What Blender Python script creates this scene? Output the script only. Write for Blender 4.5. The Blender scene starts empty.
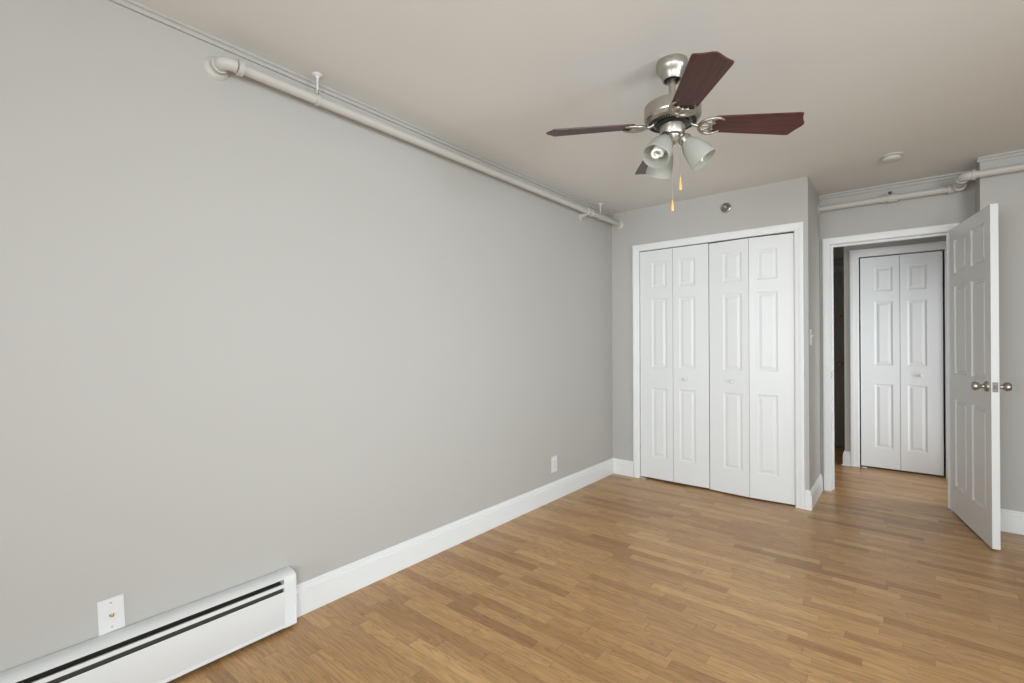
import bpy, bmesh, math, random
from mathutils import Vector, Matrix

random.seed(7)
C = bpy.context.scene.collection
SC = bpy.context.scene

# ------------------------------------------------------------------ camera
F_PX = 475.77
cam_d = bpy.data.cameras.new('camera')
cam_d.sensor_width = 36.0
cam_d.lens = F_PX / 1024 * 36.0
cam_d.clip_start = 0.02
cam = bpy.data.objects.new('camera', cam_d)
C.objects.link(cam)
yaw, pitch, roll = -0.6874, 0.0034, -0.0034
fw = Vector((math.sin(yaw)*math.cos(pitch), math.cos(yaw)*math.cos(pitch), math.sin(pitch)))
rt = Vector((math.cos(yaw), -math.sin(yaw), 0))
up = rt.cross(fw)
rr = rt*math.cos(roll) + up*math.sin(roll)
uu = up*math.cos(roll) - rt*math.sin(roll)
M = Matrix((( rr.x, uu.x, -fw.x, 2.1164), (rr.y, uu.y, -fw.y, 0.0), (rr.z, uu.z, -fw.z, 1.2251), (0, 0, 0, 1)))
cam.matrix_world = M
SC.camera = cam

# ------------------------------------------------------------------ view, world, daylight and added light
SC.view_settings.view_transform = 'Standard'
SC.view_settings.look = 'None'
SC.view_settings.exposure = 0.0
SC.view_settings.gamma = 1.0
SC.view_settings.use_curve_mapping = False
w = bpy.data.worlds.new('sky')
SC.world = w
w.use_nodes = True
w.node_tree.nodes['Background'].inputs[0].default_value = (0.72, 0.82, 1.0, 1)
w.node_tree.nodes['Background'].inputs[1].default_value = 1.0


def area(name, loc, rot, sx, sy, power, col):
    l = bpy.data.lights.new(name, 'AREA')
    l.shape = 'RECTANGLE'
    l.size, l.size_y = sx, sy
    l.energy = power
    l.color = col
    o = bpy.data.objects.new(name, l)
    o.location = loc
    o.rotation_euler = rot
    C.objects.link(o)
    return o


# daylight entering by the two windows of the wall behind the camera (facing +y)
R90 = math.radians(90)
a1 = area('window_daylight', (1.15, -1.96, 1.30), (R90, 0, 0), 1.3, 1.5, 15, (0.875, 0.955, 1.0))
a1.data.spread = math.radians(65)
area('window_daylight', (4.10, -1.96, 1.30), (R90, 0, 0), 1.3, 1.5, 124, (0.875, 0.955, 1.0))
# light added at two unseen, guessed windows opposite the heater (facing -x)
a2 = area('window_daylight', (4.96, 1.60, 1.10), (R90, 0, R90), 1.6, 1.3, 23, (0.83, 0.935, 1.0))
a2.data.spread = math.radians(80)
area('window_daylight', (4.96, -0.50, 1.20), (R90, 0, R90), 1.5, 1.3, 19, (0.83, 0.935, 1.0))
# light added in an invented side opening to brighten the hall (facing -x)
a3 = area('hall_daylight', (2.78, 5.25, 0.95), (R90, 0, R90), 0.74, 1.7, 9.3, (0.95, 0.98, 1.0))
a3.data.spread = math.radians(120)


# ------------------------------------------------------------------ materials
def new_mat(name):
    m = bpy.data.materials.new(name)
    m.use_nodes = True
    nt = m.node_tree
    return m, nt, nt.nodes['Principled BSDF']


def mat(name, col, rough=0.5, metal=0.0, bump=0.0, bscale=200, spec=None, var=0.0, coat=0.0):
    m, nt, b = new_mat(name)
    b.inputs['Base Color'].default_value = (*col, 1)
    b.inputs['Roughness'].default_value = rough
    b.inputs['Metallic'].default_value = metal
    if spec is not None:
        b.inputs['Specular IOR Level'].default_value = spec
    if coat:
        b.inputs['Coat Weight'].default_value = coat
    tc = nt.nodes.new('ShaderNodeTexCoord')
    nz = nt.nodes.new('ShaderNodeTexNoise')
    nz.inputs['Scale'].default_value = bscale
    nz.inputs['Detail'].default_value = 3
    nt.links.new(tc.outputs['Object'], nz.inputs['Vector'])
    if bump:
        bp = nt.nodes.new('ShaderNodeBump')
        bp.inputs['Strength'].default_value = bump
        bp.inputs['Distance'].default_value = 0.002
        nt.links.new(nz.outputs['Fac'], bp.inputs['Height'])
        nt.links.new(bp.outputs['Normal'], b.inputs['Normal'])
    if var:
        n2 = nt.nodes.new('ShaderNodeTexNoise')
        n2.inputs['Scale'].default_value = 1.3
        nt.links.new(tc.outputs['Object'], n2.inputs['Vector'])
        mx = nt.nodes.new('ShaderNodeMix')
        mx.data_type = 'RGBA'
        mx.inputs['A'].default_value = (*[c*(1-var) for c in col], 1)
        mx.inputs['B'].default_value = (*[min(1, c*(1+var)) for c in col], 1)
        nt.links.new(n2.outputs['Fac'], mx.inputs['Factor'])
        nt.links.new(mx.outputs['Result'], b.inputs['Base Color'])
    return m


WALL = mat('greige_wall_paint', (0.472, 0.455, 0.428), 0.6, bump=0.08, bscale=260, var=0.015, spec=0.3)
CEIL = mat('ceiling_paint', (0.735, 0.722, 0.688), 0.8, bump=0.06, bscale=180, var=0.01, spec=0.2)
TRIM = mat('white_trim_paint', (0.79, 0.795, 0.79), 0.35, bump=0.02, bscale=90)
DOORM = mat('white_door_paint', (0.765, 0.77, 0.765), 0.4, bump=0.03, bscale=120)
PIPEP = mat('cream_pipe_paint', (0.53, 0.505, 0.465), 0.45, bump=0.03, bscale=80)
HEATM = mat('white_heater_enamel', (0.74, 0.745, 0.74), 0.35, bump=0.02, bscale=60)
PLAST = mat('white_plastic', (0.72, 0.71, 0.71), 0.4)
AGED = mat('aged_white_plastic', (0.56, 0.54, 0.49), 0.5)
DARK = mat('dark_gap_metal', (0.015, 0.014, 0.013), 0.7)
LATCH = mat('dull_latch_metal', (0.22, 0.21, 0.19), 0.5, metal=0.7)
FIN3 = mat('painted_screw', (0.42, 0.41, 0.40), 0.4)
FIN2 = mat('dusty_heater_fins', (0.05, 0.044, 0.036), 0.7)  # dark brown-grey block behind the slots
FIN = mat('grey_fin_metal', (0.16, 0.14, 0.12), 0.5, metal=0.6)
BLACK = mat('black_motor_paint', (0.012, 0.012, 0.012), 0.5)
NICK = mat('brushed_nickel', (0.47, 0.44, 0.39), 0.36, metal=1.0, bump=0.05, bscale=120)
CHROME = mat('satin_chrome', (0.42, 0.41, 0.38), 0.3, metal=1.0)
BRASS = mat('brass_thread', (0.45, 0.36, 0.22), 0.35, metal=1.0)
BULB = mat('white_bulb_tube', (0.90, 0.90, 0.87), 0.35)
FOB = mat('amber_wood_fob', (0.80, 0.45, 0.18), 0.35, var=0.1)
DIM = mat('taupe_door_paint', (0.30, 0.28, 0.25), 0.5, bump=0.03, bscale=120)  # white door and casing, the hall's shade put into this taupe colour


def oak():
    m, nt, b = new_mat('oak_strip_floor')
    N, L = nt.nodes, nt.links

    def math_(op, a, bb=None, c=None):
        n = N.new('ShaderNodeMath')
        n.operation = op
        for i, v in enumerate((a, bb, c)):
            if v is None:
                continue
            if isinstance(v, (int, float)):
                n.inputs[i].default_value = v
            else:
                L.new(v, n.inputs[i])
        return n.outputs[0]

    def wn(dim, vec=None, wv=None):
        n = N.new('ShaderNodeTexWhiteNoise')
        n.noise_dimensions = dim
        if vec is not None:
            L.new(vec, n.inputs['Vector'])
        if wv is not None:
            L.new(wv, n.inputs['W'])
        return n

    def comb(x, y, z=0.0):
        n = N.new('ShaderNodeCombineXYZ')
        for i, v in enumerate((x, y, z)):
            if isinstance(v, (int, float)):
                n.inputs[i].default_value = v
            else:
                L.new(v, n.inputs[i])
        return n.outputs[0]
    tc = N.new('ShaderNodeTexCoord')
    sp = N.new('ShaderNodeSeparateXYZ')
    L.new(tc.outputs['Object'], sp.inputs[0])
    X, Y = sp.outputs[0], sp.outputs[1]
    W = 0.0585
    v = math_('DIVIDE', Y, W)
    row = math_('FLOOR', v)
    fy = math_('FRACT', v)
    rr_ = wn('1D', wv=row)
    off = math_('MULTIPLY', rr_.outputs['Value'], 7.0)
    r2 = wn('1D', wv=math_('ADD', row, 91.7))
    ln = math_('MULTIPLY_ADD', r2.outputs['Value'], 0.22, 0.30)
    u0 = math_('ADD', math_('DIVIDE', X, ln), off)
    u = math_('ADD', u0, math_('MULTIPLY', math_('SINE', math_('MULTIPLY', u0, 2.3)), 0.28))
    pid = math_('FLOOR', u)
    fx = math_('FRACT', u)
    pv = wn('2D', vec=comb(pid, row))
    rnd = pv.outputs['Value']
    ramp = N.new('ShaderNodeValToRGB')
    cr = ramp.color_ramp
    cr.elements[0].position = 0.0
    cr.elements[0].color = (0.356, 0.186, 0.074, 1)
    cr.elements[1].position = 1.0
    cr.elements[1].color = (0.603, 0.364, 0.156, 1)
    for pos, col in ((0.10, (0.414, 0.226, 0.092, 1)), (0.35, (0.475, 0.269, 0.112, 1)), (0.7, (0.511, 0.292, 0.120, 1)), (0.9, (0.546, 0.320, 0.133, 1))):
        e = cr.elements.new(pos)
        e.color = col
    L.new(rnd, ramp.inputs['Fac'])
    # grain, running along the strip, shifted for each strip
    gv = comb(math_('MULTIPLY_ADD', X, 5.0, math_('MULTIPLY', rnd, 37.0)), math_('MULTIPLY_ADD', Y, 95.0, math_('MULTIPLY', rnd, 61.0)), math_('MULTIPLY', rnd, 13.0))
    g1 = N.new('ShaderNodeTexNoise')
    g1.inputs['Scale'].default_value = 1.0
    g1.inputs['Detail'].default_value = 5
    g1.inputs['Roughness'].default_value = 0.6
    g1.inputs['Distortion'].default_value = 0.6
    L.new(gv, g1.inputs['Vector'])
    # cathedral figure
    cv = comb(math_('MULTIPLY_ADD', X, 2.6, math_('MULTIPLY', rnd, 23.0)), math_('MULTIPLY_ADD', Y, 26.0, math_('MULTIPLY', rnd, 17.0)), math_('MULTIPLY', rnd, 5.0))
    wv_ = N.new('ShaderNodeTexNoise')
    wv_.inputs['Scale'].default_value = 1.0
    wv_.inputs['Detail'].default_value = 2
    L.new(cv, wv_.inputs['Vector'])
    rings = math_('FRACT', math_('MULTIPLY', wv_.outputs['Fac'], 9.0))
    rings = math_('POWER', rings, 2.0)
    dark = math_('ADD', math_('MULTIPLY', g1.outputs['Fac'], 0.70), math_('MULTIPLY', rings, 0.32))
    gain = math_('SUBTRACT', 1.46, dark)
    mx = N.new('ShaderNodeVectorMath')
    mx.operation = 'SCALE'
    L.new(ramp.outputs['Color'], mx.inputs[0])
    L.new(gain, mx.inputs['Scale'])
    # fine joints
    ey = math_('MINIMUM', fy, math_('SUBTRACT', 1.0, fy))
    jy = math_('LESS_THAN', ey, 0.014)
    ex = math_('MULTIPLY', math_('MINIMUM', fx, math_('SUBTRACT', 1.0, fx)), ln)
    jx = math_('LESS_THAN', ex, 0.0009)
    j = math_('MAXIMUM', jy, jx)
    mj = N.new('ShaderNodeMix')
    mj.data_type = 'RGBA'
    L.new(math_('MULTIPLY', j, 0.45), mj.inputs['Factor'])
    L.new(mx.outputs[0], mj.inputs['A'])
    mj.inputs['B'].default_value = (0.13, 0.075, 0.035, 1)
    L.new(mj.outputs['Result'], b.inputs['Base Color'])
    b.inputs['Roughness'].default_value = 0.42
    L.new(math_('MULTIPLY_ADD', g1.outputs['Fac'], 0.15, 0.27), b.inputs['Roughness'])
    b.inputs['Specular IOR Level'].default_value = 0.5
    bp = N.new('ShaderNodeBump')
    bp.inputs['Strength'].default_value = 0.06
    bp.inputs['Distance'].default_value = 0.001
    L.new(g1.outputs['Fac'], bp.inputs['Height'])
    L.new(bp.outputs['Normal'], b.inputs['Normal'])
    return m


OAK = oak()


def mahogany():
    m, nt, b = new_mat('mahogany_blade')
    N, L = nt.nodes, nt.links
    tc = N.new('ShaderNodeTexCoord')
    mp = N.new('ShaderNodeMapping')
    mp.inputs['Scale'].default_value = (3, 60, 20)
    L.new(tc.outputs['Object'], mp.inputs['Vector'])
    nz = N.new('ShaderNodeTexNoise')
    nz.inputs['Scale'].default_value = 1.4
    nz.inputs['Detail'].default_value = 4
    nz.inputs['Distortion'].default_value = 0.8
    L.new(mp.outputs['Vector'], nz.inputs['Vector'])
    rp = N.new('ShaderNodeValToRGB')
    rp.color_ramp.elements[0].position = 0.3
    rp.color_ramp.elements[0].color = (0.044, 0.012, 0.011, 1)
    rp.color_ramp.elements[1].position = 0.75
    rp.color_ramp.elements[1].color = (0.112, 0.034, 0.030, 1)
    L.new(nz.outputs['Fac'], rp.inputs['Fac'])
    L.new(rp.outputs['Color'], b.inputs['Base Color'])
    b.inputs['Roughness'].default_value = 0.4
    return m


MAHOG = mahogany()


def frosted():
    m, nt, b = new_mat('frosted_glass')
    N, L = nt.nodes, nt.links
    b.inputs['Base Color'].default_value = (0.56, 0.565, 0.515, 1)
    b.inputs['Roughness'].default_value = 0.35
    tr = N.new('ShaderNodeBsdfTranslucent')
    tr.inputs['Color'].default_value = (0.74, 0.74, 0.68, 1)
    mx = N.new('ShaderNodeMixShader')
    mx.inputs[0].default_value = 0.5
    L.new(b.outputs[0], mx.inputs[1])
    L.new(tr.outputs[0], mx.inputs[2])
    L.new(mx.outputs[0], N['Material Output'].inputs['Surface'])
    tc = N.new('ShaderNodeTexCoord')
    nz = N.new('ShaderNodeTexNoise')
    nz.inputs['Scale'].default_value = 60
    L.new(tc.outputs['Object'], nz.inputs['Vector'])
    bp = N.new('ShaderNodeBump')
    bp.inputs['Strength'].default_value = 0.03
    L.new(nz.outputs['Fac'], bp.inputs['Height'])
    L.new(bp.outputs['Normal'], b.inputs['Normal'])
    return m


FROST = frosted()
GLASS, _nt, _b = new_mat('window_glass')
_b.inputs['Transmission Weight'].default_value = 1.0
_b.inputs['Roughness'].default_value = 0.0


# ------------------------------------------------------------------ mesh helpers
def obj(name, bm, m, parent=None, smooth=None):
    bmesh.ops.remove_doubles(bm, verts=bm.verts, dist=1e-6)
    bmesh.ops.recalc_face_normals(bm, faces=bm.faces)
    me = bpy.data.meshes.new(name)
    bm.to_mesh(me)
    bm.free()
    me.materials.append(m)
    if smooth is not None:
        for p in me.polygons:
            p.use_smooth = True
        me.set_sharp_from_angle(angle=math.radians(smooth))
    o = bpy.data.objects.new(name, me)
    C.objects.link(o)
    if parent is not None:
        o.parent = parent
    return o


def tag(o, label, cat, group=None, kind=None):
    o['label'] = label
    o['category'] = cat
    if group:
        o['group'] = group
    if kind:
        o['kind'] = kind
    return o


def thing(name, label, cat, loc=(0, 0, 0), rz=0.0, group=None, kind=None):
    o = bpy.data.objects.new(name, None)
    o.empty_display_size = 0.05
    C.objects.link(o)
    o.location = loc
    o.rotation_euler = (0, 0, rz)
    return tag(o, label, cat, group, kind)


def struct(name, bm, m, label, cat, smooth=None):
    return tag(obj(name, bm, m, smooth=smooth), label, cat, kind='structure')


def box(bm, lo, hi, bev=0.0):
    vs = [bm.verts.new((x, y, z)) for x in (lo[0], hi[0]) for y in (lo[1], hi[1]) for z in (lo[2], hi[2])]
    fs = []
    for f in ((0, 1, 3, 2), (4, 6, 7, 5), (0, 4, 5, 1), (2, 3, 7, 6), (0, 2, 6, 4), (1, 5, 7, 3)):
        fs.append(bm.faces.new([vs[i] for i in f]))
    if bev:
        es = list({e for f in fs for e in f.edges})
        bmesh.ops.bevel(bm, geom=es, offset=bev, segments=2, affect='EDGES', profile=0.5)


def new():
    return bmesh.new()


def frame_of(axis):
    a = Vector(axis).normalized()
    h = Vector((0, 0, 1)) if abs(a.z) < 0.9 else Vector((1, 0, 0))
    x = h.cross(a).normalized()
    return x, a.cross(x), a


def lathe(bm, prof, o=(0, 0, 0), axis=(0, 0, 1), n=32, cap=True):
    """prof: (radius, distance along axis) pairs"""
    x, y, a = frame_of(axis)
    o = Vector(o)
    rings = []
    for r, s in prof:
        if r < 1e-6:
            rings.append([bm.verts.new(o + a*s)])
        else:
            rings.append([bm.verts.new(o + a*s + (x*math.cos(t) + y*math.sin(t))*r) for t in (2*math.pi*i/n for i in range(n))])
    for A, B in zip(rings, rings[1:]):
        for i in range(n):
            j = (i+1) % n
            if len(A) == 1 and len(B) == 1:
                continue
            if len(A) == 1:
                bm.faces.new((A[0], B[i], B[j]))
            elif len(B) == 1:
                bm.faces.new((A[i], A[j], B[0]))
            else:
                bm.faces.new((A[i], A[j], B[j], B[i]))
    if cap:
        for R in (rings[0], rings[-1]):
            if len(R) > 1:
                bm.faces.new(R)


def tube(bm, pts, rad, n=12, cap=True):
    pts = [Vector(p) for p in pts]
    if isinstance(rad, (int, float)):
        rad = [rad]*len(pts)
    tang = []
    for i in range(len(pts)):
        a = pts[max(i-1, 0)]
        b = pts[min(i+1, len(pts)-1)]
        tang.append((b-a).normalized())
    x, y, _ = frame_of(tang[0])
    rings = []
    for p, t, r in zip(pts, tang, rad):
        x = (x - t*x.dot(t)).normalized()
        y = t.cross(x)
        rings.append([bm.verts.new(p + (x*math.cos(q) + y*math.sin(q))*r) for q in (2*math.pi*i/n for i in range(n))])
    for A, B in zip(rings, rings[1:]):
        for i in range(n):
            j = (i+1) % n
            bm.faces.new((A[i], A[j], B[j], B[i]))
    if cap:
        bm.faces.new(rings[0])
        bm.faces.new(rings[-1])


def smooth_path(ctrl, k=6):
    """Catmull-Rom through the control points"""
    c = [Vector(p) for p in ctrl]
    c = [c[0]*2-c[1]] + c + [c[-1]*2-c[-2]]
    out = []
    for i in range(1, len(c)-2):
        for s in range(k):
            t = s/k
            p0, p1, p2, p3 = c[i-1:i+3]
            out.append(0.5*((2*p1) + (p2-p0)*t + (2*p0-5*p1+4*p2-p3)*t*t + (3*p1-p0-3*p2+p3)*t**3))
    out.append(c[-2])
    return out


def sweep(bm, prof, stations):
    """stations: callables (d, h) -> point, one ring of the profile at each"""
    rings = [[bm.verts.new(f(d, h)) for d, h in prof] for f in stations]
    n = len(prof)
    for A, B in zip(rings, rings[1:]):
        for i in range(n):
            j = (i+1) % n
            bm.faces.new((A[i], A[j], B[j], B[i]))
    bm.faces.new(rings[0])
    bm.faces.new(rings[-1])


BASE = [(0, 0), (0.0165, 0), (0.0165, 0.106), (0.0125, 0.1085), (0.0105, 0.113), (0.0125, 0.117), (0.0125, 0.122), (0.0095, 0.128), (0.0055, 0.131), (0.0055, 0.141), (0, 0.141)]


def base_run(bm, path):
    """path: list of (x, y, nx, ny): point on the wall foot and the (mitred) outward offset direction"""
    sweep(bm, BASE, [(lambda d, h, q=q: Vector((q[0]+q[2]*d, q[1]+q[3]*d, h))) for q in path])


def casing(bm, xa, xb, zt, wd, y, th=0.018):
    """three-sided door casing on a wall plane facing -y; (xa, xb, zt) = clear opening"""
    pr = [(0, 0), (0, .009*th/.018), (.010, th*.72), (wd*.45, th*.80), (wd*.62, th*.95), (wd-.008, th), (wd-.001, th*.85), (wd, 0)]
    st = [lambda d, h: Vector((xa-d, y-h, 0)), lambda d, h: Vector((xa-d, y-h, zt+d)),
          lambda d, h: Vector((xb+d, y-h, zt+d)), lambda d, h: Vector((xb+d, y-h, 0))]
    sweep(bm, pr, st)


def panel_face(bm, w, h, panels, y, s, k=1.0):
    """moulded face in plane y looking along s*(-y) with panels (x0,x1,z0,z1): bevel in, flat, raised field"""
    xs = sorted({0, w, *[p[0] for p in panels], *[p[1] for p in panels]})
    zs = sorted({0, h, *[p[2] for p in panels], *[p[3] for p in panels]})
    V = {}

    def v(x, z, d=0.0):
        k = (round(x, 5), round(z, 5), round(d, 5))
        if k not in V:
            V[k] = bm.verts.new((x, y + s*d, z))
        return V[k]
    for i in range(len(xs)-1):
        for j in range(len(zs)-1):
            x0, x1, z0, z1 = xs[i], xs[i+1], zs[j], zs[j+1]
            if (x0, x1, z0, z1) in panels:
                prev = None
                steep = ((0, 0), (0.003, 0.0055), (0.009, 0.0085), (0.018, 0.0085), (0.028, 0.002), (0.031, 0.0015))
                for ins, d in steep if k > 1 else ((0, 0), (0.004, 0.0035), (0.012, 0.008), (0.019, 0.008), (0.036, 0.002), (0.039, 0.0015)):
                    ring = [v(x0+ins, z0+ins, d*k), v(x1-ins, z0+ins, d*k), v(x1-ins, z1-ins, d*k), v(x0+ins, z1-ins, d*k)]
                    if prev:
                        for q in range(4):
                            bm.faces.new((prev[q], prev[(q+1) % 4], ring[(q+1) % 4], ring[q]))
                    prev = ring
                bm.faces.new(prev)
            else:
                bm.faces.new((v(x0, z0), v(x1, z0), v(x1, z1), v(x0, z1)))


def slab(w, h, t, panels, both=False, k=1.0):
    """door leaf: x 0..w, y 0..t (front face at y=0), z 0..h"""
    bm = new()
    panel_face(bm, w, h, panels, 0.0, 1, k)
    if both:
        panel_face(bm, w, h, panels, t, -1, k)
    else:
        bm.faces.new([bm.verts.new(p) for p in ((0, t, 0), (w, t, 0), (w, t, h), (0, t, h))])
    xs = sorted({0, w, *[p[0] for p in panels], *[p[1] for p in panels]})
    zs = sorted({0, h, *[p[2] for p in panels], *[p[3] for p in panels]})
    for z in (0, h):
        for a, b in zip(xs, xs[1:]):
            bm.faces.new([bm.verts.new(p) for p in ((a, 0, z), (b, 0, z), (b, t, z), (a, t, z))])
    for x in (0, w):
        for a, b in zip(zs, zs[1:]):
            bm.faces.new([bm.verts.new(p) for p in ((x, 0, a), (x, 0, b), (x, t, b), (x, t, a))])
    return bm


# ------------------------------------------------------------------ room shell
H = 2.44
YC, YD, YR, YH, YE = 4.068, 4.694, 4.401, 5.767, 6.75
XC, XB = 1.585, 2.517
YF, XR = -2.00, 5.00

bm = new(); box(bm, (-0.1, YF-0.1, -0.06), (XR+0.1, YE+0.1, 0.0))
struct('floor', bm, OAK, 'satin oak strip floor running through the bedroom and the hall', 'floor')
bm = new(); box(bm, (-0.1, YF-0.1, H), (XR+0.1, YE+0.1, H+0.06))
struct('ceiling', bm, CEIL, 'plain painted ceiling above the fan', 'ceiling')
bm = new(); box(bm, (-0.1, YF-0.1, 0), (0, YD, H))
struct('wall_left', bm, WALL, 'long bare greige wall above the baseboard heater', 'wall')

KX0, KX1, KZ = 0.272, 1.497, 2.052          # closet clear opening
bm = new()
box(bm, (0, YC, 0), (KX0-0.012, YC+0.1, H)); box(bm, (KX1+0.012, YC, 0), (XC, YC+0.1, H)); box(bm, (KX0-0.012, YC, KZ+0.012), (KX1+0.012, YC+0.1, H))
struct('wall_back', bm, WALL, 'greige wall around the white bifold closet doors', 'wall')
bm = new(); box(bm, (XC-0.088, YC+0.1, 0), (XC, YD, H))
struct('wall_return', bm, WALL, 'narrow greige return wall carrying the light switch', 'wall')

DX0, DX1, DZ = 1.660, 2.382, 2.026          # bedroom doorway clear opening
bm = new()
box(bm, (-0.1, YD, 0), (DX0-0.02, YD+0.11, H)); box(bm, (DX1+0.02, YD, 0), (XR+0.1, YD+0.11, H)); box(bm, (DX0-0.02, YD, DZ+0.02), (DX1+0.02, YD+0.11, H))
struct('wall_doorway', bm, WALL, 'greige wall around the open bedroom doorway', 'wall')
bm = new(); box(bm, (XB, YR, 0), (XR, YD, H))
struct('wall_chase', bm, WALL, 'greige boxed-out wall behind the open door', 'wall')
RZ0, RZ1 = 0.42, 1.88
RW = ((-1.30, 0.30), (0.72, 2.48))  # unseen windows added to light the room from this side
bm = new()
box(bm, (XR, YF-0.1, 0), (XR+0.1, YD, RZ0)); box(bm, (XR, YF-0.1, RZ1), (XR+0.1, YD, H))
for a, b in ((YF-0.1, RW[0][0]), (RW[0][1], RW[1][0]), (RW[1][1], YD)):
    box(bm, (XR, a, RZ0), (XR+0.1, b, RZ1))
struct('wall_right', bm, WALL, 'greige wall opposite the baseboard heater', 'wall')
WX = ((0.47, 1.83), (3.42, 4.78))
WZ0, WZ1 = 0.50, 2.10
bm = new()
box(bm, (0, YF-0.1, 0), (XR, YF, WZ0)); box(bm, (0, YF-0.1, WZ1), (XR, YF, H))
for a, b in ((0, WX[0][0]), (WX[0][1], WX[1][0]), (WX[1][1], XR)):
    box(bm, (a, YF-0.1, WZ0), (b, YF, WZ1))
struct('wall_window', bm, WALL, 'greige wall with the two windows', 'wall')
for i, (a, b) in enumerate(WX):
    bm = new()
    y0, y1 = YF-0.08, YF-0.04
    for lo, hi in (((a, WZ0), (a+0.05, WZ1)), ((b-0.05, WZ0), (b, WZ1)), ((a, WZ0), (b, WZ0+0.05)), ((a, WZ1-0.05), (b, WZ1)), ((a, 1.43), (b, 1.47))):
        box(bm, (lo[0], y0, lo[1]), (hi[0], y1, hi[1]))
    wo = struct('window_%d' % (i+1), bm, TRIM, ('white double-hung window nearer the long bare wall', 'white double-hung window farther from the long bare wall')[i], 'window')
    bm = new(); box(bm, (a+0.05, YF-0.062, WZ0+0.05), (b-0.05, YF-0.058, WZ1-0.05))
    obj('pane', bm, GLASS, wo)

for i, (a, b) in enumerate(RW):
    bm = new()
    mid = (a+b)/2
    for lo, hi in (((a, RZ0), (a+0.05, RZ1)), ((b-0.05, RZ0), (b, RZ1)), ((a, RZ0), (b, RZ0+0.05)), ((a, RZ1-0.05), (b, RZ1)), ((mid-0.02, RZ0), (mid+0.02, RZ1))):
        box(bm, (XR+0.04, lo[0], lo[1]), (XR+0.08, hi[0], hi[1]))
    wo = struct('window_%d' % (i+3), bm, TRIM, ('white window opposite the heater wall, nearer the corner behind the camera', 'white window in the wall opposite the heater, nearer the open door')[i], 'window')
    bm = new(); box(bm, (XR+0.058, a+0.05, RZ0+0.05), (XR+0.062, b-0.05, RZ1-0.05))
    obj('pane', bm, GLASS, wo)

# hall beyond the doorway
HX0, HX1, HZ = 1.787, 2.412, 2.055          # hall closet opening
bm = new()
box(bm, (1.667, YH, 0), (HX0-0.012, YH+0.1, H)); box(bm, (HX1+0.012, YH, 0), (2.80, YH+0.1, H)); box(bm, (HX0-0.012, YH, HZ+0.012), (HX1+0.012, YH+0.1, H))
box(bm, (1.667, YH+0.1, 0), (1.755, YE, H))
struct('wall_hall', bm, WALL, 'hall wall around the hall closet seen through the doorway', 'wall')
bm = new(); box(bm, (2.80, YD+0.11, 0), (2.90, 4.86, H)); box(bm, (2.80, 5.64, 0), (2.90, YE, H)); box(bm, (2.80, 4.86, 2.03), (2.90, 5.64, H))  # side opening invented for the added hall light
struct('wall_hall_right', bm, WALL, 'side wall of the hall hidden behind the open door', 'wall')
bm = new(); box(bm, (-0.1, YE, 0), (XR+0.1, YE+0.1, H))
struct('wall_hall_end', bm, WALL, 'shaded wall at the far end of the hall', 'wall')
bm = new(); box(bm, (0.40, YD+0.11, 0), (0.50, YE, H))
struct('wall_hall_left', bm, WALL, 'side wall of the hall beyond the closet', 'wall')

# casings and jambs
bm = new(); casing(bm, KX0, KX1, KZ, 0.060, YC)
struct('trim_1', bm, TRIM, 'white casing around the bifold closet doors', 'trim')
bm = new()
box(bm, (KX0-0.012, YC, 0), (KX0, YC+0.1, KZ)); box(bm, (KX1, YC, 0), (KX1+0.012, YC+0.1, KZ)); box(bm, (KX0-0.012, YC, KZ), (KX1+0.012, YC+0.1, KZ+0.012))
struct('trim_2', bm, TRIM, 'white jamb inside the bedroom closet opening', 'trim')
bm = new(); casing(bm, DX0, DX1, DZ, 0.055, YD)
t3 = struct('trim_3', bm, TRIM, 'white casing around the open bedroom doorway', 'trim')
bm = new()
box(bm, (DX0-0.0198, YD-0.004, 0), (DX0, YD+0.11, DZ+0.0198)); box(bm, (DX1, YD-0.004, 0), (DX1+0.0198, YD+0.11, DZ+0.0198)); box(bm, (DX0-0.0001, YD-0.004, DZ), (DX1+0.0001, YD+0.11, DZ+0.0198))
box(bm, (DX0, YD+0.045, 0), (DX0+0.012, YD+0.085, DZ-0.012)); box(bm, (DX1-0.012, YD+0.045, 0), (DX1, YD+0.085, DZ-0.012)); box(bm, (DX0, YD+0.045, DZ-0.012), (DX1, YD+0.085, DZ))
t4 = struct('trim_4', bm, TRIM, 'white jamb and stop inside the open bedroom doorway', 'trim')
bm = new(); box(bm, (DX0-0.001, YD+0.006, 0.925), (DX0+0.0015, YD+0.036, 0.985), 0.0006); box(bm, (DX0-0.001, YD+0.012, 0.94), (DX0+0.002, YD+0.03, 0.97))
obj('strike_plate', bm, CHROME, t4)['label'] = 'small metal strike plate'
bm = new(); casing(bm, HX0, HX1, HZ, 0.075, YH)
struct('trim_5', bm, TRIM, 'white casing around the hall closet', 'trim')
bm = new()
box(bm, (HX0-0.012, YH, 0), (HX0, YH+0.1, HZ)); box(bm, (HX1, YH, 0), (HX1+0.012, YH+0.1, HZ)); box(bm, (HX0-0.012, YH, HZ), (HX1+0.012, YH+0.1, HZ+0.012))
struct('trim_6', bm, TRIM, 'white jamb inside the hall closet opening', 'trim')

# slim mouldings under the ceiling
CM = [(0, 0.0), (0.010, 0.0), (0.010, 0.009), (0.012, 0.013), (0.017, 0.0155), (0.021, 0.0165), (0.021, 0.0255), (0, 0.0255)]


def crown(bm, path, k=1.0):
    sweep(bm, [(d*k, h*k) for d, h in CM], [(lambda d, h, q=q: Vector((q[0]+q[2]*d, q[1]+q[3]*d, H-0.0255*k+h))) for q in path])


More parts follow.
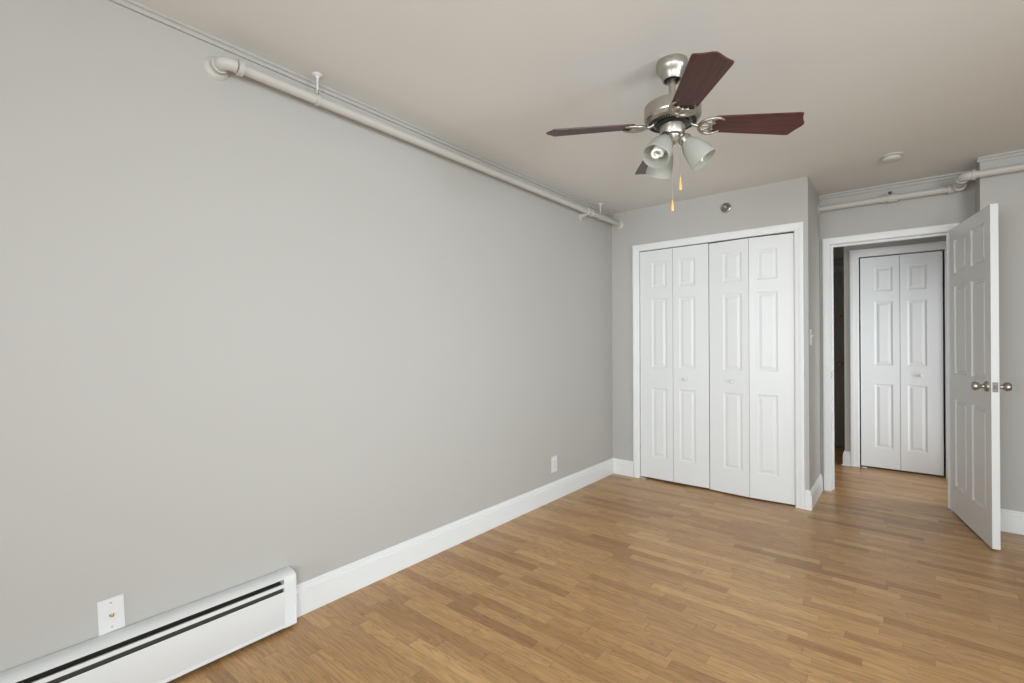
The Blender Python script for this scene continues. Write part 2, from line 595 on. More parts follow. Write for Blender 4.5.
bm = new(); crown(bm, [(0, YF, 1, 0), (0, YC, 1, 0)])
struct('trim_7', bm, WALL, 'slim painted moulding along the top of the long bare wall', 'trim')
bm = new(); crown(bm, [(XC, YD, 0, -1), (XB, YD, 0, -1)], 1.3)
struct('trim_8', bm, WALL, 'slim painted moulding above the pipe over the doorway', 'trim')
bm = new(); crown(bm, [(XB-0.012, YR, 0, -1), (XR, YR, 0, -1)], 1.15)
struct('trim_9', bm, WALL, 'slim painted moulding above the boxed-out wall', 'trim')

# baseboards
bm = new(); base_run(bm, [(0, 1.006, 1, 0), (0, YC, 1, -1)])
base_run(bm, [(0, YC, 1, -1), (KX0-0.060, YC, 0, -1)])
struct('baseboard_left', bm, TRIM, 'tall white baseboard along the long bare wall and its corner', 'baseboard')
bm = new(); base_run(bm, [(KX1+0.060, YC, 0, -1), (XC, YC, 1, -1), (XC, YD-0.017, 1, 0)])
struct('baseboard_return', bm, TRIM, 'white baseboard wrapping the closet corner', 'baseboard')
bm = new(); base_run(bm, [(XB, YD, -1, 0), (XB, YR, -1, -1), (XR, YR, 0, -1)])
struct('baseboard_right', bm, TRIM, 'white baseboard behind the open door', 'baseboard')
bm = new(); base_run(bm, [(1.667, YE, -1, 0), (1.667, YH, -1, -1), (HX0-0.075, YH, 0, -1)])
sweep(bm, [(0.0155, 0), (0.026, 0), (0.025, 0.006), (0.0155, 0.012)], [(lambda d, h, q=q: Vector((q[0]+q[2]*d, q[1]+q[3]*d, h))) for q in [(1.667, YE, -1, 0), (1.667, YH, -1, -1), (HX0-0.075, YH, 0, -1)]])
struct('baseboard_hall', bm, TRIM, 'white baseboard on the hall wall corner left of the hall closet', 'baseboard')

# ------------------------------------------------------------------ doors
ROWS = ((0.205, 0.82), (1.0, 1.615), (1.71, 1.945))


def knob_small(parent, loc, nrm=(0, -1, 0)):
    bm = new()
    lathe(bm, [(0.009, 0), (0.008, 0.006), (0.0065, 0.011), (0.010, 0.016), (0.0155, 0.020), (0.0165, 0.025), (0.013, 0.030), (0.006, 0.0325), (0, 0.033)], loc, nrm, 24)
    return obj('knob', bm, DOORM, parent, 40)


def bifold(n, label, x0, x1, y, z0, top, fold, knob_leaf, knob_x, t=0.032):
    """two hinged leaves between x0 and x1; the joint stands `fold` forward of the track"""
    root = thing('door_%d' % n, label, 'door', (x0, y, 0), 0, kind='structure')
    half = (x1-x0)/2
    ang = math.atan2(fold, half)
    lw = math.hypot(half, fold) - 0.0015
    h = top - z0
    leaves = []
    for k in (0, 1):
        st = (0.109, 0.052) if k == 0 else (0.052, 0.109)
        pn = [(st[0], lw-st[1], a-z0, b-z0) for a, b in ROWS]
        bm = slab(lw, h, t, pn, False, 0.75)
        o = obj('leaf', bm, DOORM, root)
        if k == 0:
            o.location = (0, 0, z0)
            o.rotation_euler = (0, 0, -ang)
        else:
            o.location = (half+0.0015*math.cos(ang), -fold, z0)
            o.rotation_euler = (0, 0, ang)
        leaves.append(o)
    k = knob_leaf
    knob_small(leaves[k], (knob_x, 0.0, 0.913-z0))
    return root, leaves


d1, lv = bifold(1, 'left pair of white panelled bifold closet doors', KX0+0.004, 0.8755, YC+0.012, 0.017, 2.046, 0.003, 1, 0.108)
bm = new(); box(bm, (0.005, -0.018, 0.0), (0.045, 0.02, 0.004)); box(bm, (0.005, 0.0, 0.0), (0.009, 0.02, 0.012))
obj('pivot_bracket', bm, PLAST, d1)
d2, lv2 = bifold(2, 'right pair of white panelled bifold closet doors, folded slightly forward', 0.8815, KX1-0.004, YC+0.010, 0.012, 2.041, 0.022, 0, 0.182)
bm = new(); box(bm, (KX0, YC+0.020, 2.043), (KX1, YC+0.048, KZ))
d2t = obj('trim_10', bm, DARK)
tag(d2t, 'dark track above the bifold closet doors', 'track', kind='structure')

# open bedroom door: x along the leaf from the hinge, y = thickness
dv = Vector((0.1796, -0.9837, 0))
d3 = thing('door_3', 'white six-panel door standing open into the bedroom', 'door', (2.384, 4.672, 0), math.atan2(dv.y, dv.x), kind='structure')
DW, DT, DH = 0.742, 0.035, 2.022
cols = ((0.088, 0.318), (0.418, 0.652))
pn = [(a, b, r0-0.01, r1-0.01) for a, b in cols for r0, r1 in ROWS]
o = obj('leaf', slab(DW, DH, DT, pn, True, 1.5), DOORM, d3)
o.location = (0, 0, 0.010)
for s, y0 in ((-1, 0.0), (1, DT)):
    bm = new()
    lathe(bm, [(0.032, 0.0), (0.032, 0.004), (0.028, 0.010), (0.016, 0.013), (0.0115, 0.017), (0.0105, 0.026), (0.013, 0.033), (0.021, 0.040), (0.026, 0.050), (0.0265, 0.058), (0.022, 0.066), (0.010, 0.070), (0, 0.0705)],
          (DW-0.062, y0, 0.957), (0, s, 0), 32)
    obj('knob', bm, NICK, d3, 35)['label'] = 'brushed nickel door knob'
bm = new(); box(bm, (DW-0.0005, 0.005, 0.928), (DW+0.0012, 0.030, 0.986), 0.0006); box(bm, (DW+0.001, 0.011, 0.948), (DW+0.009, 0.024, 0.966), 0.003)
obj('latch_plate', bm, LATCH, d3)['label'] = 'nickel latch plate on the door edge'
for z in (0.25, 1.02, 1.80):
    bm = new(); lathe(bm, [(0.006, 0), (0.006, 0.09)], (-0.004, DT+0.003, z-0.045), (0, 0, 1), 12)
    obj('hinge', bm, NICK, d3)

d4, lv4 = bifold(4, 'white panelled bifold door of the hall closet seen through the doorway', HX0+0.011, HX1-0.014, YH+0.012, 0.017, 2.044, 0.002, 1, 0.145)
bm = new(); box(bm, (0.005, -0.018, 0.0), (0.045, 0.02, 0.004))
obj('pivot_bracket', bm, PLAST, d4)

# door at the end of the hall, its colour darkened to stand for shade
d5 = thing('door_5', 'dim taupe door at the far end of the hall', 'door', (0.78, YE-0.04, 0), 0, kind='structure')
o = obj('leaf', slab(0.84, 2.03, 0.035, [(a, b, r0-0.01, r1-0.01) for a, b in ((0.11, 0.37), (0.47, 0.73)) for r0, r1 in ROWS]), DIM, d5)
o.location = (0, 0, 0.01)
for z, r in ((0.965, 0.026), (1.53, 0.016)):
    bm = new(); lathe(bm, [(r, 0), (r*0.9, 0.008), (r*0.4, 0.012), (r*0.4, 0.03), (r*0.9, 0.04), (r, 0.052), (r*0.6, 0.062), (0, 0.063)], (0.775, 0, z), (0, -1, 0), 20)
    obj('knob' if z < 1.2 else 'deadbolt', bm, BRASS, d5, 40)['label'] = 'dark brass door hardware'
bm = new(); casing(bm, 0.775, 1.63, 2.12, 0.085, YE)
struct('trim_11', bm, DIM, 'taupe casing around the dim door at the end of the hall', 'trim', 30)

# ------------------------------------------------------------------ ceiling fan
fan = thing('ceiling_fan', 'brushed nickel ceiling fan with four dark reddish wood blades and frosted lights', 'ceiling fan', (1.350, 2.033, H))
zz = lambda z: z + 0.021 - H
bm = new(); lathe(bm, [(0.060, 0.0), (0.0640, -0.001), (0.0650, -0.003), (0.0650, -0.012), (0.0660, -0.013), (0.0660, -0.030), (0.063, -0.039), (0.055, -0.049), (0.046, -0.064), (0.0410, -0.078), (0.0380, -0.082), (0.034, -0.078), (0.030, -0.056), (0.0, -0.054)], n=48)
obj('canopy', bm, NICK, fan, 30)
bm = new(); lathe(bm, [(0.0, -0.052), (0.029, -0.057), (0.027, -0.070), (0.014, -0.078), (0.0, -0.078)], n=32)
obj('hanger_ball', bm, BLACK, fan, 30)
bm = new(); lathe(bm, [(0.0140, -0.07), (0.0140, -0.18), (0.019, -0.182), (0.019, -0.202)], n=24)
obj('downrod', bm, NICK, fan, 30)
bm = new(); lathe(bm, [(0.019, zz(2.230)), (0.060, zz(2.229)), (0.1140, zz(2.2272)), (0.1172, zz(2.2258)), (0.1180, zz(2.2230)), (0.1180, zz(2.180)), (0.1160, zz(2.174)), (0.1165, zz(2.170)), (0.110, zz(2.160)), (0.098, zz(2.153)), (0.078, zz(2.150)), (0.074, zz(2.153)), (0.074, zz(2.165)), (0.0, zz(2.165))], n=64)
mh = obj('motor_housing', bm, NICK, fan, 18)
bm = new()
for i in range(56):
    a = 2*math.pi*i/56
    m4 = Matrix.Rotation(a, 4, 'Z')
    b2 = new(); box(b2, (0.080, -0.0016, -0.0012), (0.100, 0.0016, 0.0012))
    mm = m4 @ Matrix.Translation((0, 0, zz(2.1505))) @ Matrix.Translation((0.09, 0, 0)) @ Matrix.Rotation(math.radians(-9), 4, 'Y') @ Matrix.Translation((-0.09, 0, 0))
    b2.transform(mm)
    me = bpy.data.meshes.new('tmp'); b2.to_mesh(me); b2.free(); bm.from_mesh(me); bpy.data.meshes.remove(me)
obj('vent_slots', bm, BLACK, mh)['label'] = 'ring of dark vent slots'
bm = new(); lathe(bm, [(0.0, zz(2.166)), (0.066, zz(2.165)), (0.068, zz(2.160)), (0.068, zz(2.146)), (0.060, zz(2.142)), (0.0, zz(2.142))], n=48)
obj('flywheel', bm, BLACK, fan, 30)
bm = new(); lathe(bm, [(0.0, zz(2.143)), (0.050, zz(2.143)), (0.0525, zz(2.140)), (0.0525, zz(2.106)), (0.049, zz(2.099)), (0.036, zz(2.096)), (0.034, zz(2.090)), (0.034, zz(2.076)), (0.029, zz(2.069)), (0.012, zz(2.066)), (0.006, zz(2.060)), (0, zz(2.059))], n=48)
obj('switch_housing', bm, NICK, fan, 30)


def blade_outline():
    """(u along the radius, v across), counter-clockwise"""
    half = [(0.160, 0.0), (0.162, 0.030), (0.168, 0.043), (0.178, 0.0480), (0.30, 0.0545), (0.42, 0.0615), (0.500, 0.0665), (0.511, 0.0660), (0.515, 0.0615), (0.517, 0.052), (0.522, 0.038), (0.532, 0.024), (0.541, 0.013), (0.545, 0.004), (0.545, 0.0)]
    half = [(u, v*1.05) for u, v in half]
    return half + [(u, -v) for u, v in reversed(half[1:-1])]


PITCH = math.radians(13)
proto_blade = proto_iron = proto_screw = None
ZB = zz(2.151)
for i in range(4):
    a = math.radians(35 + 90*i)
    if i == 0:
        bm = new()
        ol = blade_outline()
        lo = [bm.verts.new((u, v, -0.003)) for u, v in ol]
        hi = [bm.verts.new((u, v, 0.003)) for u, v in ol]
        bm.faces.new(lo); bm.faces.new(hi)
        for k in range(len(ol)):
            j = (k+1) % len(ol)
            bm.faces.new((lo[k], lo[j], hi[j], hi[k]))
        es = [e for e in bm.edges if abs(e.verts[0].co.z-e.verts[1].co.z) < 1e-6]
        bmesh.ops.bevel(bm, geom=es, offset=0.0012, segments=1, affect='EDGES')
        proto_blade = b = obj('blade', bm, MAHOG, fan)
        bm = new()
        tube(bm, smooth_path([(0.062, 0, 0.016), (0.074, 0, 0.012), (0.086, 0, -0.001), (0.098, 0, -0.007), (0.114, 0, -0.0085)], 5), [0.0085]*5+[0.0068]*16, 12)
        crs = smooth_path([(0.206, 0.036, -0.006), (0.182, 0.0480, -0.0085), (0.152, 0.0470, -0.010), (0.125, 0.030, -0.010), (0.113, 0.0, -0.010), (0.125, -0.030, -0.010), (0.152, -0.0470, -0.010), (0.182, -0.0480, -0.0085), (0.206, -0.036, -0.006)], 6)
        n = len(crs)
        tube(bm, crs, [0.0038 + 0.0044*math.sin(math.pi*k/(n-1)) for k in range(n)], 10)
        inn = smooth_path([(0.176, 0.046, -0.007), (0.162, 0.033, -0.008), (0.169, 0.018, -0.008), (0.155, 0.0, -0.009), (0.169, -0.018, -0.008), (0.162, -0.033, -0.008), (0.176, -0.046, -0.007)], 6)
        tube(bm, inn, 0.0052, 10)
        for sg in (1, -1):
            tube(bm, smooth_path([(0.128, sg*0.028, -0.010), (0.143, sg*0.020, -0.009), (0.163, sg*0.021, -0.008)], 5), 0.0042, 8)
        tube(bm, [(0.113, 0, -0.010), (0.156, 0, -0.009)], 0.0045, 8)
        proto_iron = ir = obj('blade_bracket', bm, NICK, b, 40)
        bm = new()
        for u, v in ((0.171, 0.020), (0.171, -0.020), (0.164, 0.0)):
            lathe(bm, [(0.0, -0.0145), (0.004, -0.014), (0.005, -0.012), (0.005, -0.005)], (u, v, 0), (0, 0, 1), 12)
        obj('screws', bm, NICK, b, 40)
    else:
        b = proto_blade.copy(); C.objects.link(b); b.parent = fan
        for ch in list(proto_blade.children):
            c2 = ch.copy(); C.objects.link(c2); c2.parent = b
    # clockwise edge (v < 0) rides higher
    b.matrix_local = Matrix.Translation((0, 0, ZB)) @ Matrix.Rotation(a, 4, 'Z') @ Matrix.Rotation(math.radians(2.2), 4, 'Y') @ Matrix.Rotation(-PITCH, 4, 'X')

cam_a = math.atan2(rt.y, rt.x)          # direction seen as rightwards from the doorway side of the room
proto_shade = None
for i in range(3):
    a = cam_a + math.radians(-20 + 120*i)
    mt = Matrix.Translation((0, 0, zz(2.108))) @ Matrix.Rotation(a, 4, 'Z')
    ax = Vector((math.cos(math.radians(-52)), 0, math.sin(math.radians(-52))))
    P0 = Vector((0.046, 0, -0.026))
    if i == 0:
        bm = new()
        tube(bm, smooth_path([(0.026, 0, 0.002), (0.036, 0, -0.004), P0 - ax*0.006], 4), 0.0095, 12)
        lathe(bm, [(0.010, -0.010), (0.021, -0.006), (0.0265, 0.0), (0.0275, 0.010), (0.0275, 0.024), (0.026, 0.026), (0.024, 0.024), (0.024, 0.006), (0.0, 0.004)], P0, ax, 32)
        x_, y_, _ = frame_of(ax)
        for k in range(3):
            q = 2*math.pi*k/3+0.5
            dd = x_*math.cos(q) + y_*math.sin(q)
            lathe(bm, [(0.0028, 0.026), (0.0028, 0.033), (0.0045, 0.033), (0.0045, 0.037), (0, 0.0375)], P0 + ax*0.016, dd, 10)
        arm = obj('light_holder', bm, NICK, fan, 35)
        bm = new()
        outer = [(0.0235, 0.012), (0.0265, 0.019), (0.035, 0.034), (0.0435, 0.052), (0.0500, 0.074), (0.0545, 0.098), (0.0570, 0.120), (0.0582, 0.134)]
        inner = [(r-0.0028, s) for r, s in reversed(outer)]
        lathe(bm, outer + inner + [outer[0]], P0, ax, 48, cap=False)
        sh = obj('lamp_shade', bm, FROST, arm, 40)
        bm = new()
        lathe(bm, [(0.0, 0.006), (0.0135, 0.006), (0.0135, 0.026), (0.0215, 0.034), (0.0225, 0.060), (0.017, 0.066), (0.0, 0.067)], P0, ax, 24)
        hp = []
        for k in range(61):
            t = k/60
            th = 2*math.pi*2.8*t
            rr2 = 0.0195*(1 if t < 0.88 else 1-0.7*(t-0.88)/0.12)
            hp.append(P0 + ax*(0.064+0.062*t) + (x_*math.cos(th)+y_*math.sin(th))*rr2)
        tube(bm, hp, 0.0065, 10)
        bu = obj('bulb', bm, BULB, arm, 40)
        proto_shade = arm
    else:
        arm = proto_shade.copy(); C.objects.link(arm); arm.parent = fan
        for ch in list(proto_shade.children):
            c2 = ch.copy(); C.objects.link(c2); c2.parent = arm
    arm.matrix_local = mt


def chain(dr, df, z0, z1, zb):
    base = rt*dr - Vector((fw.x, fw.y, 0)).normalized()*df
    bm = new()
    n = int((z0-z1)/0.006)
    tube(bm, [(base.x, base.y, zz(z0)), (base.x, base.y, zz(z1))], 0.0007, 6)
    for k in range(n):
        bmesh.ops.create_icosphere(bm, subdivisions=1, radius=0.0013, matrix=Matrix.Translation((base.x, base.y, zz(z0-0.006*k))))
    tube(bm, [(base.x*0.75, base.y*0.75, zz(z0)), (base.x, base.y, zz(z0))], 0.0025, 8)
    ch = obj('pull_chain', bm, NICK, fan, 40)
    bm = new()
    h = z1-zb
    lathe(bm, [(0.0, 0), (0.0022, -0.001), (0.0024, -h*0.12), (0.0036, -h*0.32), (0.0056, -h*0.58), (0.0068, -h*0.80), (0.0058, -h*0.93), (0.003, -h*0.99), (0, -h)], (base.x, base.y, zz(z1)), (0, 0, 1), 20)
    obj('pull_fob', bm, FOB, ch, 50)['label'] = 'amber wooden fob'


chain(0.016, 0.050, 2.127, 1.906, 1.846)
chain(-0.018, 0.050, 2.127, 1.808, 1.758)

# ------------------------------------------------------------------ pipes
PR, PZ = 0.0210, 2.328


def elbow(c, d_in, d_out, R, k=8):
    """quarter bend starting at c-d_in*R, ending at c+d_out*R"""
    c, d_in, d_out = Vector(c), Vector(d_in), Vector(d_out)
    o = c - d_in*R + d_out*R
    return [o + (-d_out*math.cos(t) + d_in*math.sin(t))*R for t in (math.pi/2*i/k for i in range(k+1))]


PX = 0.075
pl = thing('sprinkler_pipe', 'cream painted pipe running along the top of the long bare wall', 'pipe', (PX, 0.72, PZ))
L0 = Vector((-PX, -0.72, -PZ))


def loc(bm, off):
    bm.transform(Matrix.Translation(off))
    return bm


bm = new(); tube(bm, [(PX, 0.79, PZ), (PX, YC-0.004, PZ)], PR, 24)
obj('pipe_run', loc(bm, L0), PIPEP, pl, 40)
bm = new()
tube(bm, [(0.008, 0.722, PZ)] + elbow((PX, 0.722, PZ), (1, 0, 0), (0, 1, 0), 0.030) + [(PX, 0.764, PZ)], 0.0255, 24)
lathe(bm, [(0.0265, 0), (0.031, 0.002), (0.031, 0.020), (0.0265, 0.022)], (PX, 0.768, PZ), (0, 1, 0), 24)
lathe(bm, [(0.0265, 0), (0.030, 0.002), (0.030, 0.012), (0.0265, 0.014)], (0.026, 0.722, PZ), (1, 0, 0), 24)
obj('elbow', loc(bm, L0), PIPEP, pl, 40)
bm = new(); lathe(bm, [(0.046, 0.0), (0.045, 0.003), (0.036, 0.009), (0.030, 0.012), (0.027, 0.012)], (0.0, 0.722, PZ), (1, 0, 0), 32)
obj('wall_flange', loc(bm, L0), PIPEP, pl, 40)
bm = new()
lathe(bm, [(0.0265, -0.042), (0.030, -0.040), (0.030, -0.024), (0.0265, -0.022), (0.0265, 0.022), (0.030, 0.024), (0.030, 0.040), (0.0265, 0.042)], (PX, 3.52, PZ), (0, 1, 0), 24)
tube(bm, [(PX, 3.52, PZ), (0.004, 3.508, PZ-0.022)], 0.018, 20)
lathe(bm, [(0.0, 0.0), (0.034, 0.001), (0.032, 0.005), (0.024, 0.009), (0.018, 0.010)], (0.0, 3.505, PZ-0.026), (1, 0, 0), 24)
obj('tee', loc(bm, L0), PIPEP, pl, 40)
bm = new(); lathe(bm, [(0.044, 0.0), (0.043, 0.003), (0.034, 0.009), (0.022, 0.012)], (PX, YC, PZ), (0, -1, 0), 32)
obj('wall_flange', loc(bm, L0), PIPEP, pl, 40)


def hanger(y, label):
    hg = thing('pipe_hanger', label, 'pipe hanger', (PX+0.004, y, H), 0, 'hangers holding the long pipe')
    bm = new(); lathe(bm, [(0.0, -0.017), (0.007, -0.017), (0.009, -0.010), (0.017, -0.006), (0.022, -0.002), (0.022, 0.0)], n=24)
    obj('ceiling_flange', bm, PLAST, hg, 40)
    bm = new(); lathe(bm, [(0.0042, -0.012), (0.0042, -0.082)], n=12)
    obj('rod', bm, PLAST, hg, 40)
    bm = new()
    ro, ri, wd = PR+0.0042, PR+0.0006, 0.008
    c = Vector((-0.004, 0, PZ-H))
    n = 28
    rings = []
    for k in range(n):
        t = math.pi/2 + 2*math.pi*k/n
        dd = Vector((math.cos(t), 0, math.sin(t)))
        rings.append([bm.verts.new(c + dd*r + Vector((0, s, 0))) for r, s in ((ri, -wd), (ro, -wd), (ro, wd), (ri, wd))])
    for k in range(n):
        A, B = rings[k], rings[(k+1) % n]
        for q in range(4):
            bm.faces.new((A[q], A[(q+1) % 4], B[(q+1) % 4], B[q]))
    box(bm, (-0.012, -wd, PZ-H+PR+0.002), (0.012, wd, PZ-H+PR+0.020), 0.002)
    cl = obj('clamp', bm, PIPEP, hg, 30)
    bm = new()
    for z in (0.006, 0.016):
        lathe(bm, [(0.0032, 0), (0.0032, 0.0022), (0, 0.0024)], (0.012, -0.002, PZ-H+PR+z-0.002), (1, 0, 0), 10)
    obj('screws', bm, FIN, cl, 40)


hanger(1.103, 'white rod hanger on the long pipe close to its elbow')
hanger(3.705, 'white rod hanger on the long pipe next to the back corner')

PX2 = XC
pr = thing('sprinkler_pipe', 'cream painted pipe over the doorway jogging around the boxed-out wall', 'pipe', (PX2, YD-0.07, 2.316))
YA, YB, XJ, Z2 = YD-0.070, YR-0.072, 2.432, 2.317
L1 = Vector((-PX2, -(YD-0.07), -2.316))
bm = new(); tube(bm, [(XC+0.003, YA, Z2), (XJ-0.04, YA, Z2)], 0.0235, 24)
obj('pipe_run', loc(bm, L1), PIPEP, pr, 40)
bm = new(); tube(bm, [(XJ, YA-0.03, Z2), (XJ, YB+0.03, Z2)], 0.0235, 24)
obj('pipe_run', loc(bm, L1), PIPEP, pr, 40)
bm = new(); tube(bm, [(XJ+0.04, YB, Z2), (XR, YB, Z2)], 0.0235, 24)
obj('pipe_run', loc(bm, L1), PIPEP, pr, 40)
for c, di, do in (((XJ, YA, Z2), (1, 0, 0), (0, -1, 0)), ((XJ, YB, Z2), (0, -1, 0), (1, 0, 0))):
    bm = new()
    e = elbow(c, di, do, 0.034)
    di, do = Vector(di), Vector(do)
    tube(bm, [e[0]-di*0.015] + e + [e[-1]+do*0.015], 0.0290, 24)
    lathe(bm, [(0.0290, 0), (0.0335, 0.002), (0.0335, 0.020), (0.022, 0.020)], e[-1]+do*0.006, do, 24)
    lathe(bm, [(0.0290, 0), (0.0335, 0.002), (0.0335, 0.020), (0.022, 0.020)], e[0]-di*0.006, -di, 24)
    obj('elbow', loc(bm, L1), PIPEP, pr, 40)
bm = new(); lathe(bm, [(0.044, 0.0), (0.043, 0.003), (0.034, 0.009), (0.022, 0.012)], (XC, YA, Z2), (1, 0, 0), 32)
obj('wall_flange', loc(bm, L1), PIPEP, pr, 40)
bm = new(); lathe(bm, [(0.0235, -0.052), (0.0295, -0.050), (0.0295, -0.028), (0.026, -0.026), (0.026, -0.012), (0.032, -0.010), (0.032, 0.044), (0.0235, 0.046)], (2.050, YA, Z2), (1, 0, 0), 24)
lathe(bm, [(0.015, 0.0), (0.015, 0.033)], (2.048, YA-0.006, Z2+0.004), (0, -0.75, 0.66), 16)
te = obj('tee', loc(bm, L1), PIPEP, pr, 40)
bm = new()
lathe(bm, [(0.008, 0.032), (0.008, 0.037), (0.005, 0.039), (0.005, 0.045), (0.0135, 0.046), (0.0135, 0.0478), (0, 0.048)], (2.048, YA-0.006, Z2+0.004), (0, -0.75, 0.66), 16)
obj('sprinkler_head', loc(bm, L1), FIN, te, 30)['label'] = 'dark sprinkler head'

# ------------------------------------------------------------------ baseboard heater
HY0, HY1 = YF+0.01, 1.004
ht = thing('baseboard_heater', 'long white baseboard heater with two dark slots under the bare wall', 'heater', (0, HY1, 0))
L2 = Vector((0, -HY1, 0))


def ext(prof, y0, y1):
    bm = new()
    sweep(bm, prof, [lambda d, h: Vector((d, y0-HY1, h)), lambda d, h: Vector((d, y1-HY1, h))])
    return bm


EC = 0.952
obj('back_panel', ext([(0.001, 0.012), (0.006, 0.012), (0.006, 0.226), (0.001, 0.228)], HY0, EC), HEATM, ht)
top = [(0.0015, 0.2285), (0.004, 0.2345), (0.036, 0.2375), (0.064, 0.2295), (0.0735, 0.2215), (0.0720, 0.2195), (0.062, 0.2265), (0.036, 0.2325)]
obj('top_cover', ext(top, HY0, EC), HEATM, ht, 35)
obj('damper', ext([(0.060, 0.190), (0.0735, 0.1850), (0.0755, 0.1865), (0.0750, 0.2000), (0.072, 0.2010), (0.060, 0.197)], HY0, EC), HEATM, ht, 35)
obj('front_panel', ext([(0.070, 0.1660), (0.0735, 0.1680), (0.0760, 0.1650), (0.0790, 0.034), (0.0775, 0.031), (0.0795, 0.029), (0.0805, 0.018), (0.0735, 0.016), (0.072, 0.020), (0.0745, 0.034), (0.0715, 0.1635)], HY0, EC), HEATM, ht, 35)
obj('heating_fins', ext([(0.012, 0.060), (0.062, 0.060), (0.062, 0.190), (0.012, 0.205)], HY0, EC), FIN2, ht)
bm = ext([(0.0, 0.010), (0.081, 0.016), (0.0805, 0.029), (0.0785, 0.032), (0.0755, 0.190), (0.0735, 0.222), (0.067, 0.2305), (0.040, 0.2385), (0.004, 0.2375), (0, 0.231)], EC, HY1)
es = [e for e in bm.edges if all(abs(v.co.y) < 1e-4 for v in e.verts) and max(v.co.x for v in e.verts) > 0.02]
bmesh.ops.bevel(bm, geom=es, offset=0.0018, segments=2, affect='EDGES')
obj('end_cap', bm, HEATM, ht, 40)
for y in (-0.30, 0.45, 0.90):
    bm = new(); box(bm, (0.004, y-0.01-HY1, 0.0), (0.030, y+0.01-HY1, 0.06))
    obj('bracket', bm, HEATM, ht)

# ------------------------------------------------------------------ wall plates
def plate_mesh(bm, w_, h_, t_=0.005):
    """plate on a wall facing +x, centred on the origin"""
    box(bm, (0.0005, -w_/2, -h_/2), (t_, w_/2, h_/2))
    es = [e for e in bm.edges if all(v.co.x > t_-1e-5 for v in e.verts)]
    bmesh.ops.bevel(bm, geom=es, offset=0.0018, segments=2, affect='EDGES')


def screw(parent, z, x=0.005, y=0.0):
    bm = new()
    lathe(bm, [(0.0034, 0), (0.0032, 0.0008), (0.0, 0.0012)], (x-0.0002, y, z), (1, 0, 0), 14)
    obj('screw', bm, FIN3, parent, 40)


cp = thing('cable_outlet', 'white wall plate with a single coaxial jack above the heater', 'cable outlet', (0, 0.392, 0.2935))
cp.rotation_euler.x = math.radians(2.2)
bm = new(); plate_mesh(bm, 0.0715, 0.1165); pt = obj('plate', bm, PLAST, cp, 30)
bm = new(); lathe(bm, [(0.0065, 0.004), (0.0065, 0.0075), (0.0048, 0.008), (0.0048, 0.015), (0.0035, 0.0155), (0.003, 0.012), (0, 0.012)], (0, 0, 0), (1, 0, 0), 12)
obj('coaxial_jack', bm, BRASS, cp, 30)['label'] = 'small metal coaxial jack'
for z in (-0.042, 0.042):
    screw(cp, z)

wo = thing('wall_outlet', 'white electrical outlet low on the long bare wall near the back corner', 'outlet', (0, 3.092, 0.276))
bm = new(); plate_mesh(bm, 0.076, 0.122); obj('plate', bm, PLAST, wo, 30)
for z in (-0.0195, 0.0195):
    bm = new()
    n = 28
    ring = [(0.0165*math.copysign(abs(math.cos(t))**0.75, math.cos(t)), 0.0140*math.copysign(abs(math.sin(t))**0.75, math.sin(t))) for t in (2*math.pi*k/n for k in range(n))]
    A = [bm.verts.new((0.004, y, z+q)) for y, q in ring]
    B = [bm.verts.new((0.0068, y, z+q)) for y, q in ring]
    bm.faces.new(A); bm.faces.new(B)
    for k in range(n):
        bm.faces.new((A[k], A[(k+1) % n], B[(k+1) % n], B[k]))
    rc = obj('receptacle', bm, PLAST, wo, 30)
    bm = new()
    box(bm, (0.0062, -0.0075, z-0.001), (0.00705, -0.0055, z+0.007)); box(bm, (0.0062, 0.0055, z-0.001), (0.00705, 0.0072, z+0.006))
    lathe(bm, [(0.0024, 0.0062), (0.0024, 0.00705)], (0, 0, z-0.007), (1, 0, 0), 12)
    obj('slots', bm, DARK, rc)
screw(wo, 0.0)

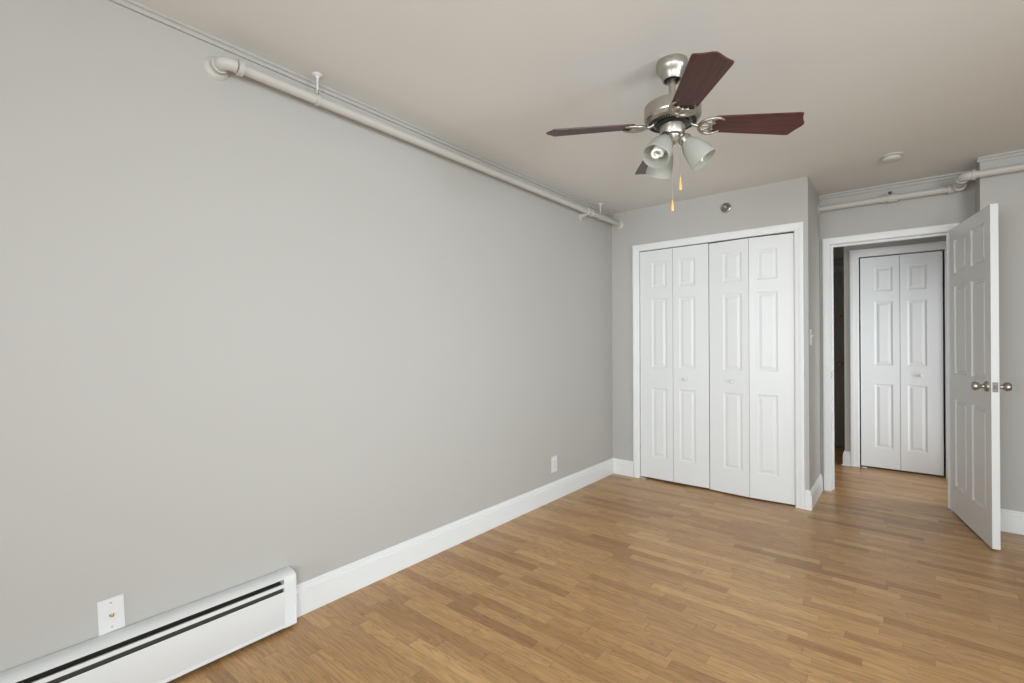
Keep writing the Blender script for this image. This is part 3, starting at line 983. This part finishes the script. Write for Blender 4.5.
sw = thing('light_switch', 'white toggle light switch on the narrow return wall', 'light switch', (XC, 4.158, 1.262))
bm = new(); plate_mesh(bm, 0.072, 0.116); obj('plate', bm, PLAST, sw, 30)
bm = new(); box(bm, (0.003, -0.005, 0.0), (0.017, 0.005, 0.011), 0.0012); bm.transform(Matrix.Rotation(math.radians(-18), 4, 'Y'))
obj('toggle', bm, PLAST, sw, 40)
for z in (-0.03, 0.03):
    screw(sw, z)

# ------------------------------------------------------------------ ceiling and wall devices
sd = thing('smoke_detector', 'round white smoke detector on the ceiling before the doorway', 'smoke detector', (2.067, 3.975, H))
bm = new(); lathe(bm, [(0.0, 0.0), (0.060, 0.0), (0.060, -0.006), (0.055, -0.008), (0.0, -0.008)], n=40)
obj('base', bm, AGED, sd, 30)
bm = new(); lathe(bm, [(0.0, -0.008), (0.047, -0.009), (0.050, -0.013), (0.050, -0.026), (0.045, -0.031), (0.030, -0.034), (0, -0.035)], n=40)
cv = obj('cover', bm, AGED, sd, 30)
bm = new(); lathe(bm, [(0.0045, -0.033), (0.0045, -0.0352), (0, -0.0355)], (0.022, -0.01, 0), (0, 0, 1), 12)
obj('test_button', bm, AGED, cv, 40)

sk = thing('sidewall_sprinkler', 'round chrome sprinkler fitting high on the wall above the closet doors', 'sprinkler', (1.018, YC, 2.313))
bm = new(); lathe(bm, [(0.040, 0.0), (0.040, 0.003), (0.036, 0.007), (0.030, 0.009), (0.026, 0.007), (0.022, 0.002), (0.0, 0.001)], (0, 0, 0), (0, -1, 0), 40)
obj('escutcheon', bm, CHROME, sk, 30)
bm = new(); lathe(bm, [(0.019, 0.0015), (0.0185, 0.004), (0.012, 0.005), (0.0, 0.005)], (0, 0, 0), (0, -1, 0), 24)
obj('seat', bm, FIN, sk, 30)
bm = new()
lathe(bm, [(0.007, 0.003), (0.007, 0.014), (0.003, 0.016), (0.003, 0.030), (0.0, 0.031)], (0, 0, 0), (0, -1, 0), 16)
for s in (-1, 1):
    tube(bm, smooth_path([(s*0.007, -0.012, 0), (s*0.012, -0.022, 0), (s*0.007, -0.033, 0), (0, -0.037, 0)], 4), 0.0024, 8)
box(bm, (-0.013, -0.041, -0.004), (0.013, -0.0385, 0.012), 0.0008)
obj('sprinkler_head', bm, CHROME, sk, 35)
